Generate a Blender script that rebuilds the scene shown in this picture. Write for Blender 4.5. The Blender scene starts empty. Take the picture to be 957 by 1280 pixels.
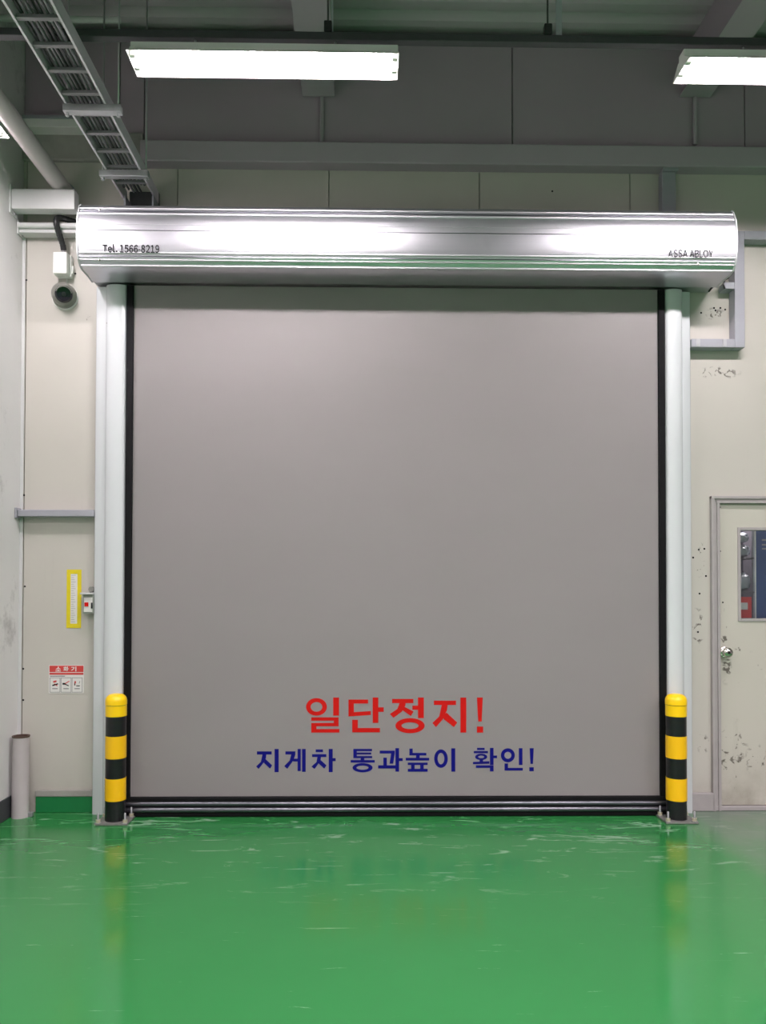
import bpy, bmesh, math, random
from mathutils import Vector, Matrix, Euler

random.seed(7)
R = math.radians
S = bpy.context.scene
COL = S.collection

# ------------------------------------------------------------------ camera
W, H = 957, 1280
F = 950.0                      # focal length in pixels
CAM = Vector((0.0, -5.2, 1.52))
YAW, PITCH, ROLL = 0.9, 1.0, 0.12
PPX, PPY = 465.0, 718.0        # principal point (a shifted lens keeps the verticals upright)
cd = bpy.data.cameras.new('camera')
cam = bpy.data.objects.new('camera', cd)
COL.objects.link(cam)
cd.sensor_fit = 'VERTICAL'
cd.sensor_height = 36.0
cd.sensor_width = 36.0 * W / H
cd.lens = F / H * 36.0
cd.shift_x = (W / 2 - PPX) / H
cd.shift_y = (PPY - H / 2) / H
cd.clip_start = 0.05
ROT = Matrix.Rotation(R(-YAW), 3, 'Z') @ Matrix.Rotation(R(90 + PITCH), 3, 'X') @ Matrix.Rotation(R(ROLL), 3, 'Z')
cam.matrix_world = Matrix.Translation(CAM) @ ROT.to_4x4()
S.camera = cam


def ray(px, py):
    return ROT @ Vector(((px - PPX) / F, (PPY - py) / F, -1.0))


def at(px, py, y):
    """the point of the plane Y = y that stands at a pixel of the photograph"""
    d = ray(px, py)
    return CAM + d * ((y - CAM.y) / d.y)


def atz(px, py, z):
    d = ray(px, py)
    return CAM + d * ((z - CAM.z) / d.z)


# ------------------------------------------------------------------ world, exposure
S.view_settings.view_transform = 'Standard'
S.view_settings.look = 'None'
S.view_settings.exposure = 0.0
S.view_settings.gamma = 1.0
S.view_settings.use_curve_mapping = False
wd = bpy.data.worlds.new('world')
S.world = wd
wd.use_nodes = True
wd.node_tree.nodes['Background'].inputs[0].default_value = (0.9, 0.95, 1.0, 1)
wd.node_tree.nodes['Background'].inputs[1].default_value = 0.02
TUBE = 190.0                   # emission of the fluorescent tubes
ROWS = 100.0                    # watts of each lamp in the rows behind the photographer


def area(x, y, z, sx, sy, watts, rz=0):
    l = bpy.data.lights.new('unseen_lamp', 'AREA')
    l.shape = 'RECTANGLE'
    l.size, l.size_y = sx, sy
    l.energy = watts
    l.spread = R(160)
    l.color = (1.0, 0.915, 0.95)
    o = bpy.data.objects.new('unseen_lamp', l)
    o.location = (x, y, z)
    o.rotation_euler = (0, 0, rz)
    COL.objects.link(o)


LAMP_Z, LAMP_Y = 4.19, -1.43
for yy in (-4.3, -7.2, -10.1):
    for xx in (-0.42, 2.28, 4.98):
        area(xx, yy, LAMP_Z, 1.25, 0.18, ROWS)

# ------------------------------------------------------------------ node helpers


def lin(c):
    return tuple((v / 255 / 12.92) if v / 255 <= 0.04045 else ((v / 255 + 0.055) / 1.055) ** 2.4 for v in c)


class NT:
    def __init__(self, name):
        self.m = bpy.data.materials.new(name)
        self.m.use_nodes = True
        self.t = self.m.node_tree
        self.b = self.t.nodes['Principled BSDF']
        self.coord = None

    def n(self, typ, **kw):
        nd = self.t.nodes.new(typ)
        for k, v in kw.items():
            setattr(nd, k, v)
        return nd

    def link(self, a, b):
        self.t.links.new(a, b)

    def pos(self):
        if self.coord is None:
            g = self.n('ShaderNodeNewGeometry')
            self.coord = g.outputs['Position']
        return self.coord

    def scaled(self, s):
        mp = self.n('ShaderNodeMapping')
        mp.inputs['Scale'].default_value = s
        self.link(self.pos(), mp.inputs['Vector'])
        return mp.outputs[0]

    def noise(self, scale, detail=4, rough=0.55, stretch=(1, 1, 1), dist=0.0):
        nd = self.n('ShaderNodeTexNoise')
        nd.inputs['Scale'].default_value = scale
        nd.inputs['Detail'].default_value = detail
        nd.inputs['Roughness'].default_value = rough
        nd.inputs['Distortion'].default_value = dist
        self.link(self.scaled(stretch), nd.inputs['Vector'])
        return nd.outputs['Fac']

    def ramp(self, fac, stops):
        r = self.n('ShaderNodeValToRGB')
        els = r.color_ramp.elements
        while len(els) < len(stops):
            els.new(0.5)
        for e, (p, c) in zip(els, stops):
            e.position = p
            e.color = (c, c, c, 1) if isinstance(c, (int, float)) else (*c, 1)
        self.link(fac, r.inputs[0])
        return r.outputs[0]

    def math(self, op, a, b=None, clamp=False):
        nd = self.n('ShaderNodeMath', operation=op)
        nd.use_clamp = clamp
        for i, v in enumerate((a, b)):
            if v is None:
                continue
            if isinstance(v, (int, float)):
                nd.inputs[i].default_value = v
            else:
                self.link(v, nd.inputs[i])
        return nd.outputs[0]

    def mix(self, fac, a, b):
        nd = self.n('ShaderNodeMix', data_type='RGBA')
        for idx, v in ((0, fac), (6, a), (7, b)):
            if isinstance(v, (int, float)):
                nd.inputs[idx].default_value = v
            elif isinstance(v, tuple):
                nd.inputs[idx].default_value = (*v, 1)
            else:
                self.link(v, nd.inputs[idx])
        return nd.outputs[2]

    def blob(self, x, z, rx, rz):
        """a soft patch of the wall round (x, z): 1 in its middle, 0 outside"""
        mp = self.n('ShaderNodeMapping')
        mp.inputs['Location'].default_value = (-x / rx, 0, -z / rz)
        mp.inputs['Scale'].default_value = (1 / rx, 0, 1 / rz)
        self.link(self.pos(), mp.inputs['Vector'])
        ln = self.n('ShaderNodeVectorMath', operation='LENGTH')
        self.link(mp.outputs[0], ln.inputs[0])
        return self.math('SUBTRACT', 1.0, ln.outputs['Value'], True)

    def color(self, c):
        if isinstance(c, tuple):
            self.b.inputs['Base Color'].default_value = (*c, 1)
        else:
            self.link(c, self.b.inputs['Base Color'])

    def bump(self, h, strength=0.2, dist=0.01):
        bp = self.n('ShaderNodeBump')
        bp.inputs['Strength'].default_value = strength
        bp.inputs['Distance'].default_value = dist
        self.link(h, bp.inputs['Height'])
        self.link(bp.outputs[0], self.b.inputs['Normal'])

    def set(self, rough=0.5, metal=0.0, spec=0.5, **kw):
        self.b.inputs['Roughness'].default_value = rough
        self.b.inputs['Metallic'].default_value = metal
        self.b.inputs['Specular IOR Level'].default_value = spec
        for k, v in kw.items():
            self.b.inputs[k].default_value = v
        return self.m


def plain(name, c, rough=0.5, metal=0.0, vary=0.12, scale=6, spec=0.5, grain=0.0):
    """paint, plastic or metal with a slight mottling and grain"""
    k = NT(name)
    c2 = tuple(v * (1 - vary) for v in c)
    k.color(k.mix(k.noise(scale), c2, c))
    if grain:
        k.bump(k.noise(180, 2), grain, 0.002)
    return k.set(rough, metal, spec)


M = {}
# bare metal, plastics and paints
M['hood'] = NT('brushed_aluminium')
_k = M['hood']
_k.color(_k.mix(_k.noise(3, 3, 0.5, (0.4, 6, 60)), (0.50, 0.50, 0.535), (0.57, 0.57, 0.605)))
M['hood'] = _k.set(0.38, 0.95)
M['hood_ridge'] = plain('satin_aluminium_edge', (0.62, 0.62, 0.65), 0.48, 0.85, 0.04)
M['hood_under'] = plain('matt_aluminium', (0.55, 0.57, 0.57), 0.5, 0.6, 0.06)
M['post'] = plain('white_coated_aluminium', (0.62, 0.64, 0.66), 0.27, 0.0, 0.05, 3)
M['black_rubber'] = plain('black_rubber', (0.006, 0.006, 0.007), 0.75, 0, 0.3, spec=0.15)
M['dark_metal'] = plain('dark_anodised_metal', (0.15, 0.15, 0.175), 0.3, 0.9, 0.2)
M['steel'] = plain('galvanised_steel', (0.5, 0.5, 0.52), 0.42, 0.7, 0.25, 20)
M['rail_zinc'] = plain('zinc_coated_rail', (0.66, 0.62, 0.68), 0.4, 0.25, 0.12, 14)
M['rung_zinc'] = plain('dull_zinc_rung', (0.22, 0.205, 0.225), 0.5, 0.25, 0.15, 14)
M['dull_steel'] = plain('dull_dirty_steel', (0.24, 0.235, 0.22), 0.5, 0.3, 0.4, 40)
M['nut'] = plain('passivated_steel', (0.62, 0.56, 0.42), 0.35, 0.5, 0.15, 40)
M['grey_paint'] = plain('grey_painted_steel', (0.34, 0.34, 0.38), 0.5, 0.0, 0.15, 10)
M['light_paint'] = plain('pale_painted_steel', (0.6, 0.6, 0.6), 0.45, 0.0, 0.1, 10)
M['white_plastic'] = plain('white_plastic', (0.8, 0.8, 0.77), 0.4, 0, 0.05)
M['white_enamel'] = plain('white_enamel', (0.75, 0.74, 0.72), 0.35, 0, 0.05)
M['grey_plastic'] = plain('grey_plastic', (0.2, 0.2, 0.18), 0.35, 0, 0.12)
M['grey_switch'] = plain('grey_switch_plastic', (0.33, 0.35, 0.31), 0.45, 0, 0.15, 30)
M['black_plastic'] = plain('black_plastic', (0.012, 0.012, 0.014), 0.3, 0, 0.3)
M['glass_dark'] = plain('dark_lens_glass', (0.01, 0.01, 0.016), 0.05, 0, 0.1)
M['yellow'] = plain('yellow_tape', (0.93, 0.52, 0.004), 0.32, 0, 0.08, 12)
M['yellow_cap'] = plain('yellow_plastic_cap', (0.98, 0.62, 0.002), 0.28, 0, 0.06, 12)
M['black_paint'] = plain('black_tape', (0.009, 0.009, 0.011), 0.3, 0, 0.3)
M['pvc'] = plain('grey_pvc', (0.50, 0.45, 0.46), 0.45, 0, 0.12, 9)
M['brown'] = plain('brown_rim', (0.1, 0.06, 0.045), 0.6, 0, 0.2)
M['red'] = plain('red_vinyl', (0.56, 0.008, 0.006), 0.6, 0, 0.08, spec=0.12)
M['blue'] = plain('blue_vinyl', (0.004, 0.004, 0.17), 0.6, 0, 0.08, spec=0.12)
M['ink'] = plain('dark_print', (0.012, 0.012, 0.014), 0.7, 0, 0.1, spec=0.05)
M['sign_white'] = plain('white_sign_film', (0.72, 0.7, 0.68), 0.4, 0, 0.05)
M['sign_red'] = plain('red_sign_print', (0.6, 0.05, 0.045), 0.4, 0, 0.1)
M['sign_grey'] = plain('grey_sign_print', (0.22, 0.21, 0.22), 0.4, 0, 0.1)
M['sticker_yellow'] = plain('yellow_sticker', (0.74, 0.6, 0.01), 0.4, 0, 0.12, 40)
M['chrome'] = plain('brushed_chrome', (0.6, 0.57, 0.52), 0.18, 1.0, 0.1)
M['cable'] = plain('dark_cable_sheath', (0.05, 0.048, 0.055), 0.45, 0, 0.3, 20)
M['cable_grey'] = plain('grey_cable_sheath', (0.15, 0.14, 0.16), 0.5, 0, 0.3, 20)
M['blue_board'] = plain('blue_board', (0.035, 0.085, 0.24), 0.5, 0, 0.2)
M['bag'] = plain('pale_plastic_film', (0.4, 0.42, 0.46), 0.2, 0, 0.4, 14)
M['dark_fill'] = plain('dark_grey_board', (0.12, 0.11, 0.12), 0.6, 0, 0.2)
M['ceiling'] = plain('grey_steel_deck', (0.52, 0.44, 0.50), 0.6, 0, 0.15, 2)
M['beam'] = plain('pale_grey_beam', (0.43, 0.365, 0.42), 0.55, 0, 0.1, 3)
M['upper_wall'] = plain('grey_upper_wall', (0.41, 0.325, 0.39), 0.7, 0, 0.12, 2)
M['far_wall'] = plain('grey_far_wall', (0.27, 0.235, 0.265), 0.7, 0, 0.12, 2)
M['cement'] = plain('rough_cement', (0.38, 0.37, 0.34), 0.85, 0, 0.35, 12)
M['dark_base'] = plain('dark_grey_baseboard', (0.045, 0.05, 0.055), 0.5, 0, 0.2)
M['green_base'] = plain('green_painted_skirting', (0.012, 0.19, 0.055), 0.35, 0, 0.2, 8)
M['cream_frame'] = plain('greyish_door_frame', (0.40, 0.37, 0.37), 0.45, 0, 0.2, 14)

k = NT('fluorescent_glow')
k.color((0.9, 0.9, 0.9))
k.b.inputs['Emission Color'].default_value = (1.0, 0.915, 0.95, 1)
k.b.inputs['Emission Strength'].default_value = TUBE
M['tube'] = k.set(0.4)

k = NT('window_glass')
k.color((0.9, 0.95, 0.95))
M['glass'] = k.set(0.02, 0, 0.5, **{'Transmission Weight': 1.0, 'IOR': 1.45})

# grey woven PVC curtain
k = NT('grey_pvc_curtain')
k.color(k.mix(k.noise(1.1, 3, 0.5, (1, 1, 2.2)), (0.50, 0.462, 0.464), (0.54, 0.502, 0.504)))
k.bump(k.noise(1.6, 2, 0.5, (0.5, 1, 2.5)), 0.25, 0.02)
M['curtain'] = k.set(0.55, 0, 0.35)

# cream sandwich panel with scuffs, dirt at its foot and drips
def cream_panel(name, c1, c2, marks, low=0.35):
    k = NT(name)
    base = k.mix(k.noise(1.3, 4), c1, c2)
    sep = k.n('ShaderNodeSeparateXYZ')
    k.link(k.pos(), sep.inputs[0])
    foot = k.math('SUBTRACT', 1.0, k.math('DIVIDE', sep.outputs['Z'], low), True)
    foot = k.math('MULTIPLY', k.math('POWER', foot, 2.0), k.ramp(k.noise(5, 5, 0.65), [(0.3, 0), (0.75, 1)]))
    base = k.mix(k.math('MULTIPLY', foot, 0.75), base, (0.17, 0.14, 0.10))
    streak = k.ramp(k.noise(2.2, 5, 0.7, (4, 1, 0.35)), [(0.62, 0), (0.8, 0.35)])
    base = k.mix(streak, base, tuple(v * 0.7 for v in c1))
    tot = None
    for (x, z, rx, rz, sc, th) in marks:
        b = k.blob(x, z, rx, rz)
        s = k.ramp(k.noise(sc, 4, 0.62, (1, 1, 1), 0.6), [(th, 0), (min(th + 0.05, 1), 1)])
        v = k.math('MULTIPLY', k.math('MULTIPLY', b, 2.2, True), s)
        tot = v if tot is None else k.math('MAXIMUM', tot, v)
    if tot is not None:
        base = k.mix(k.math('MULTIPLY', tot, 0.85), base, (0.07, 0.055, 0.045))
    k.color(base)
    k.bump(k.noise(3, 3), 0.12, 0.01)
    return k.set(0.5, 0, 0.4)


def wxz(px, py, y=0.0):
    p = at(px, py, y)
    return p.x, p.z


mk = []
for (px, py, rx, ry, sc, th) in ((898, 466, 30, 9, 26, 0.55), (893, 392, 14, 9, 30, 0.55), (872, 785, 8, 30, 22, 0.56),
                                 (878, 930, 9, 14, 26, 0.56), (874, 700, 8, 30, 40, 0.62), (120, 400, 40, 8, 9, 0.62)):
    x, z = wxz(px, py)
    mk.append((x, z, rx / 182, ry / 182, sc, th))
M['panel'] = cream_panel('cream_wall_panel', (0.48, 0.455, 0.412), (0.535, 0.51, 0.467), mk)
mk = []
for (px, py, rx, ry, sc, th) in ((915, 945, 22, 50, 14, 0.57), (945, 950, 16, 22, 22, 0.56), (906, 800, 9, 60, 12, 0.58),
                                 (908, 835, 7, 20, 16, 0.5), (935, 830, 30, 40, 14, 0.66)):
    x, z = wxz(px, py)
    mk.append((x, z, rx / 182, ry / 182, sc, th))
M['door'] = cream_panel('cream_door_paint', (0.48, 0.455, 0.40), (0.53, 0.505, 0.45), mk, 0.6)

# left wall: rough whitewashed concrete
k = NT('whitewashed_concrete')
c = k.mix(k.noise(0.8, 5, 0.6), (0.55, 0.54, 0.54), (0.74, 0.73, 0.72))
c = k.mix(k.ramp(k.noise(1.7, 6, 0.72), [(0.57, 0), (0.72, 0.7)]), c, (0.2, 0.19, 0.19))
k.color(c)
k.bump(k.noise(9, 6, 0.65), 0.3, 0.01)
M['left_wall'] = k.set(0.75, 0, 0.3)

# glossy green epoxy floor with white scuffs near the door and bare grey wear by the side door
k = NT('green_epoxy_floor')
sep = k.n('ShaderNodeSeparateXYZ')
k.link(k.pos(), sep.inputs[0])
base = k.mix(k.noise(0.9, 5, 0.6), (0.020, 0.163, 0.040), (0.028, 0.197, 0.053))
near = k.math('SUBTRACT', 1.0, k.math('DIVIDE', k.math('MULTIPLY', sep.outputs['Y'], -1.0), 1.7), True)
scr = k.ramp(k.noise(4.2, 6, 0.68, (0.55, 2.6, 1), 1.2), [(0.585, 0), (0.66, 1)])
scr = k.math('MULTIPLY', scr, k.math('MULTIPLY', near, 0.62))
base = k.mix(scr, base, (0.42, 0.55, 0.45))
fine = k.ramp(k.noise(7, 6, 0.7, (0.35, 3.5, 1), 0.8), [(0.66, 0), (0.72, 0.5)])
base = k.mix(fine, base, (0.30, 0.5, 0.36))
rx = k.math('DIVIDE', k.math('SUBTRACT', sep.outputs['X'], 2.05), 0.22, True)
ry = k.math('SUBTRACT', 1.0, k.math('DIVIDE', k.math('MULTIPLY', sep.outputs['Y'], -1.0), 1.5), True)
wear = k.math('MULTIPLY', k.math('MULTIPLY', rx, k.math('POWER', ry, 0.7)), k.ramp(k.noise(2.2, 5, 0.6), [(0.25, 0.55), (0.6, 1)]))
base = k.mix(k.math('MULTIPLY', wear, 0.9), base, (0.17, 0.20, 0.17))
k.color(base)
k.link(k.ramp(k.noise(2.0, 4), [(0.3, 0.10), (0.7, 0.2)]), k.b.inputs['Roughness'])
k.bump(k.noise(2.6, 3, 0.5), 0.06, 0.02)
M['floor'] = k.set(0.15, 0, 0.45)

# ------------------------------------------------------------------ geometry helpers


class MB:
    def __init__(self):
        self.bm = bmesh.new()

    def box(self, x0, x1, y0, y1, z0, z1, bevel=0.0, seg=2):
        vs = [self.bm.verts.new((x, y, z)) for x in (x0, x1) for y in (y0, y1) for z in (z0, z1)]
        fs = [self.bm.faces.new([vs[i] for i in f]) for f in
              ((0, 1, 3, 2), (4, 6, 7, 5), (0, 4, 5, 1), (2, 3, 7, 6), (0, 2, 6, 4), (1, 5, 7, 3))]
        if bevel:
            es = list({e for f in fs for e in f.edges})
            bmesh.ops.bevel(self.bm, geom=es, offset=bevel, segments=seg, affect='EDGES', profile=0.5)
        return self

    def prism(self, pts, axis, a, b):
        """extrude a closed 2-D outline along an axis; pts are (u, v) in the two other axes"""
        def P(u, v, w):
            return {'x': (w, u, v), 'y': (u, w, v), 'z': (u, v, w)}[axis]
        A = [self.bm.verts.new(P(u, v, a)) for u, v in pts]
        B = [self.bm.verts.new(P(u, v, b)) for u, v in pts]
        n = len(pts)
        for i in range(n):
            self.bm.faces.new((A[i], A[(i + 1) % n], B[(i + 1) % n], B[i]))
        self.bm.faces.new(A)
        self.bm.faces.new(B[::-1])
        return self

    def sheet(self, pts, axis, a, b, thick):
        """an open outline with thickness (offset along its normals), extruded"""
        n = len(pts)
        off = []
        for i in range(n):
            p, q = Vector(pts[max(i - 1, 0)]), Vector(pts[min(i + 1, n - 1)])
            t = (q - p).normalized()
            off.append((pts[i][0] - t.y * thick, pts[i][1] + t.x * thick))
        return self.prism(list(pts) + off[::-1], axis, a, b)

    def tube(self, path, r, seg=14, cap=True):
        path = [Vector(p) for p in path]
        rings = []
        up = None
        for i, p in enumerate(path):
            t = (path[min(i + 1, len(path) - 1)] - path[max(i - 1, 0)]).normalized()
            if up is None:
                up = Vector((0, 0, 1)) if abs(t.z) < 0.9 else Vector((1, 0, 0))
            u = t.cross(up).normalized()
            v = t.cross(u).normalized()
            up = u.cross(t)
            rr = r[i] if isinstance(r, (list, tuple)) else r
            rings.append([self.bm.verts.new(p + (u * math.cos(2 * math.pi * j / seg) + v * math.sin(2 * math.pi * j / seg)) * rr) for j in range(seg)])
        for a, b in zip(rings, rings[1:]):
            for j in range(seg):
                f = self.bm.faces.new((a[j], a[(j + 1) % seg], b[(j + 1) % seg], b[j]))
                f.smooth = True
        if cap:
            self.bm.faces.new(rings[0][::-1])
            self.bm.faces.new(rings[-1])
        return self

    def lathe(self, prof, origin, axis=(0, 0, 1), seg=32, smooth=True):
        """turn (radius, height) pairs round an axis through origin"""
        q = Vector((0, 0, 1)).rotation_difference(Vector(axis).normalized())
        o = Vector(origin)
        rings = []
        for r, h in prof:
            if r < 1e-6:
                rings.append([self.bm.verts.new(o + q @ Vector((0, 0, h)))])
            else:
                rings.append([self.bm.verts.new(o + q @ Vector((r * math.cos(2 * math.pi * j / seg), r * math.sin(2 * math.pi * j / seg), h))) for j in range(seg)])
        for a, b in zip(rings, rings[1:]):
            for j in range(seg):
                if len(a) == 1 and len(b) == 1:
                    continue
                if len(a) == 1:
                    vs = (a[0], b[(j + 1) % seg], b[j])
                elif len(b) == 1:
                    vs = (a[j], a[(j + 1) % seg], b[0])
                else:
                    vs = (a[j], a[(j + 1) % seg], b[(j + 1) % seg], b[j])
                f = self.bm.faces.new(vs)
                f.smooth = smooth
        return self

    def poly(self, pts):
        vs = [self.bm.verts.new(p) for p in pts]
        self.bm.faces.new(vs)
        return self

    def build(self, name, mat, parent=None):
        bmesh.ops.recalc_face_normals(self.bm, faces=self.bm.faces[:])
        for e in self.bm.edges:
            if len(e.link_faces) == 2 and e.calc_face_angle(0) > R(42):
                e.smooth = False
        me = bpy.data.meshes.new(name)
        self.bm.to_mesh(me)
        self.bm.free()
        me.materials.append(M[mat] if isinstance(mat, str) else mat)
        o = bpy.data.objects.new(name, me)
        COL.objects.link(o)
        if parent is not None:
            o.parent = parent
            o.matrix_parent_inverse = parent_matrix(parent).inverted()
        return o


def parent_matrix(o):
    if o.parent:
        return parent_matrix(o.parent) @ o.matrix_parent_inverse @ o.matrix_basis
    return o.matrix_basis.copy()


def sharp(o, ang=35):
    """smooth shading with sharp edges above an angle"""
    me = o.data
    bm = bmesh.new()
    bm.from_mesh(me)
    for f in bm.faces:
        f.smooth = True
    for e in bm.edges:
        e.smooth = not (len(e.link_faces) == 2 and e.calc_face_angle(0) > R(ang))
    bm.to_mesh(me)
    bm.free()
    return o


def tag(o, label, cat=None, group=None):
    o['label'] = label
    if cat:
        o['category'] = cat
    if group:
        o['group'] = group
    return o


def thing(name, label, cat, loc=(0, 0, 0), group=None):
    o = bpy.data.objects.new(name, None)
    o.empty_display_size = 0.1
    o.location = loc
    COL.objects.link(o)
    return tag(o, label, cat, group)


def structure(o):
    o['kind'] = 'structure'
    return o


def copy_tree(o, parent=None):
    c = o.copy()
    COL.objects.link(c)
    if parent is not None:
        c.parent = parent
    for ch in list(o.children):
        copy_tree(ch, c)
    return c


# ------------------------------------------------------------------ the room
XL = at(25, 640, 0).x          # left wall plane
XR, YB, ZC = 6.6, -12.0, 5.36
structure(MB().box(XL - 0.15, XR, YB, 0.9, -0.12, 0.0).build('floor', 'floor'))

# ceiling deck with ribs along x, and beams running away from the back wall
ceil = structure(MB().box(XL - 0.15, XR, YB, 0.25, ZC + 0.05, ZC + 0.15).build('ceiling', 'ceiling'))
for i in range(9):
    y = -0.04 - i * 0.17
    MB().prism([(y, ZC + 0.05), (y - 0.03, ZC), (y - 0.085, ZC), (y - 0.115, ZC + 0.05)], 'x', XL, XR).build('deck_rib', 'ceiling', ceil)


def i_beam(x0, x1, zb, name='beam'):
    xm, t = (x0 + x1) / 2, 0.012
    pts = [(x0, zb), (x1, zb), (x1, zb + t), (xm + t, zb + t * 2), (xm + t, ZC - 0.002), (xm - t, ZC - 0.002), (xm - t, zb + t * 2), (x0, zb + t)]
    b = MB().prism(pts, 'y', YB + 0.1, -0.012).build(name, 'beam', ceil)
    return b


i_beam(at(378, 122, 0).x, at(418, 122, 0).x, at(398, 122, 0).z)
i_beam(at(848, 123, 0).x, at(886, 123, 0).x, at(866, 123, 0).z)
# thin conduit under each beam end
for px in (402, 868):
    p = at(px, 122, -0.02)
    MB().tube([(p.x, -0.022, p.z), (p.x, -0.022, at(px, 181, -0.02).z)], 0.014, 10).build('conduit', 'beam', ceil)

# back wall: cream sandwich panels with open joints over a backing
Z_OPEN = 3.50
OX0, OX1 = at(150, 640, -0.05).x, at(838, 640, -0.05).x     # doorway behind the curtain
DX0, DX1 = at(895, 800, 0).x, at(895, 800, 0).x + 0.98       # side door opening
DZ = at(930, 625, 0).z
ZP = at(500, 196, 0).z                                      # top of the panels
wall = MB()
wall.box(XL - 0.15, OX0, 0.11, 0.16, 0, 5.5).box(OX0, OX1, 0.11, 0.16, 0, 5.5).box(OX1, DX0, 0.11, 0.16, 0, 5.5)
wall.box(DX0, DX1, 0.11, 0.16, DZ, 5.5).box(DX1, XR, 0.11, 0.16, 0, 5.5)
wall_back = structure(wall.build('wall_back', 'upper_wall'))
jx = [at(p, 230, 0).x for p in (34, 222, 411, 599, 787)]
pw = jx[2] - jx[1]
jx += [jx[4] + pw, jx[4] + 2 * pw, jx[4] + 3 * pw, XR]
jx = [XL] + jx
g = 0.003


def panel(pts):
    return MB().prism(pts, 'y', 0.0, 0.1).build('wall_panel', 'panel', wall_back)


for a, b in zip(jx, jx[1:]):
    a, b = a + g, b - g
    if b <= OX0:
        panel([(a, 0), (b, 0), (b, ZP), (a, ZP)])
    elif a < OX0 < b:
        panel([(a, 0), (OX0, 0), (OX0, Z_OPEN), (b, Z_OPEN), (b, ZP), (a, ZP)])
    elif a > OX0 and b < OX1:
        panel([(a, Z_OPEN), (b, Z_OPEN), (b, ZP), (a, ZP)])
    elif a < OX1 < b:
        e = min(b, DX0)
        if b > DX0:
            panel([(a, Z_OPEN), (OX1, Z_OPEN), (OX1, 0), (DX0, 0), (DX0, DZ), (b, DZ), (b, ZP), (a, ZP)])
        else:
            panel([(a, Z_OPEN), (OX1, Z_OPEN), (OX1, 0), (b, 0), (b, ZP), (a, ZP)])
    elif a < DX1 and b > DX0:
        if b < DX1:
            panel([(a, DZ), (b, DZ), (b, ZP), (a, ZP)])
        else:
            panel([(a, DZ), (DX1, DZ), (DX1, 0), (b, 0), (b, ZP), (a, ZP)])
    else:
        panel([(a, 0), (b, 0), (b, ZP), (a, ZP)])

# horizontal beam at the head of the panels, and the darker wall over it
XB = at(180, 190, 0).x
zb0, zb1 = at(500, 204, -0.10).z, at(500, 178, -0.10).z
MB().box(XB, XR, -0.10, 0.105, zb0, zb1, 0.008).build('head_beam', 'beam', wall_back)
MB().box(XL + 0.002, XB - 0.004, -0.03, 0.105, at(100, 203, 0).z, at(100, 168, 0).z, 0.01).build('cement_band', 'cement', wall_back)
ux = [XL, at(150, 100, 0).x, XB, at(640, 100, 0).x, at(930, 100, 0).x, XR]
for a, b in zip(ux, ux[1:]):
    MB().box(a + 0.004, b - 0.004, 0.0, 0.1, (zb1 if a >= XB - 0.01 else at(100, 168, 0).z) + 0.004, ZC).build('upper_panel', 'upper_wall', wall_back)
# corner strip with rivets at the left
MB().box(XL, at(29, 640, 0).x, -0.006, 0.0, 0.1, at(29, 296, 0).z, 0.002).build('corner_strip', 'light_paint', wall_back)
for (px, py) in ((30, 619), (31, 733), (29, 836), (29, 875), (31, 300), (33, 350), (94, 342),
                 (876, 391), (892, 385), (894, 388), (900, 385), (906, 387), (873, 687), (880, 686), (882, 720), (872, 790), (874, 742), (866, 697), (690, 239)):
    p = at(px, py, 0)
    MB().lathe([(0, 0.003), (0.006, 0.002), (0.007, 0)], (p.x, 0, p.z), (0, -1, 0), 8).build('rivet', 'ink', wall_back)
# green skirting paint at the left, cream skirting by the side door
b0 = structure(MB().box(XL + 0.13, OX0, -0.016, -0.001, 0, at(70, 995, 0).z, 0.004).build('baseboard_back', 'green_base'))
MB().box(XL + 0.13, OX0, -0.022, -0.001, at(70, 995, 0).z + 0.001, at(70, 987, 0).z, 0.004).build('mortar_ledge', 'cement', b0)
structure(MB().box(OX1, DX0 - 0.03, -0.03, -0.001, 0, at(880, 990, 0).z, 0.006).build('baseboard_right', 'cream_frame'))

# left wall, its dark baseboard, and the far walls that close the hall
structure(MB().box(XL - 0.15, XL, YB, 0.1, 0, 5.5).build('wall_left', 'left_wall'))
structure(MB().box(XL, XL + 0.012, YB, -0.001, 0, 0.14, 0.003).build('baseboard_left', 'dark_base'))
structure(MB().box(XR, XR + 0.15, YB, 0.2, 0, 5.5).build('wall_right', 'far_wall'))
structure(MB().box(XL - 0.15, XR + 0.15, YB - 0.15, YB, 0, 5.5).build('wall_front', 'far_wall'))

# ------------------------------------------------------------------ the roll-up door
door = thing('rollup_door', 'large grey fabric roll-up door with silver hood, white side posts and red and blue lettering', 'door', (0.2, -0.1, 0))
YC = -0.10                                                  # curtain plane
YF = -0.43                                                  # front of the hood
hx0, hx1 = at(97.5, 290, YF).x, at(919, 290, YF).x


def hz(py, y):                                              # mean height of a hood line
    return (at(300, py - 2.2, y).z + at(720, py + 2.2, y).z) / 2


hood_prof = [(-0.02, hz(259, -0.39) + 0.004), (-0.375, hz(259, -0.39)), (-0.395, hz(262, -0.40)), (-0.415, hz(270, -0.415)),
             (-0.424, hz(271.5, -0.424)), (-0.433, hz(280, -0.433)), (-0.437, hz(290, -0.437)), (-0.437, hz(300, -0.437)),
             (-0.433, hz(311, -0.433)), (-0.425, hz(320, -0.425)), (-0.413, hz(327, -0.413)), (-0.385, hz(335, -0.385)),
             (-0.34, hz(341, -0.34)), (-0.26, hz(347, -0.26)), (-0.16, hz(356, -0.16)), (-0.16, hz(356, -0.16) + 0.02), (-0.02, hz(356, -0.16) + 0.02)]
ZU = hood_prof[14][1]
hood = sharp(MB().prism(hood_prof, 'x', hx0, hx1).build('hood', 'hood', door), 28)
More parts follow.
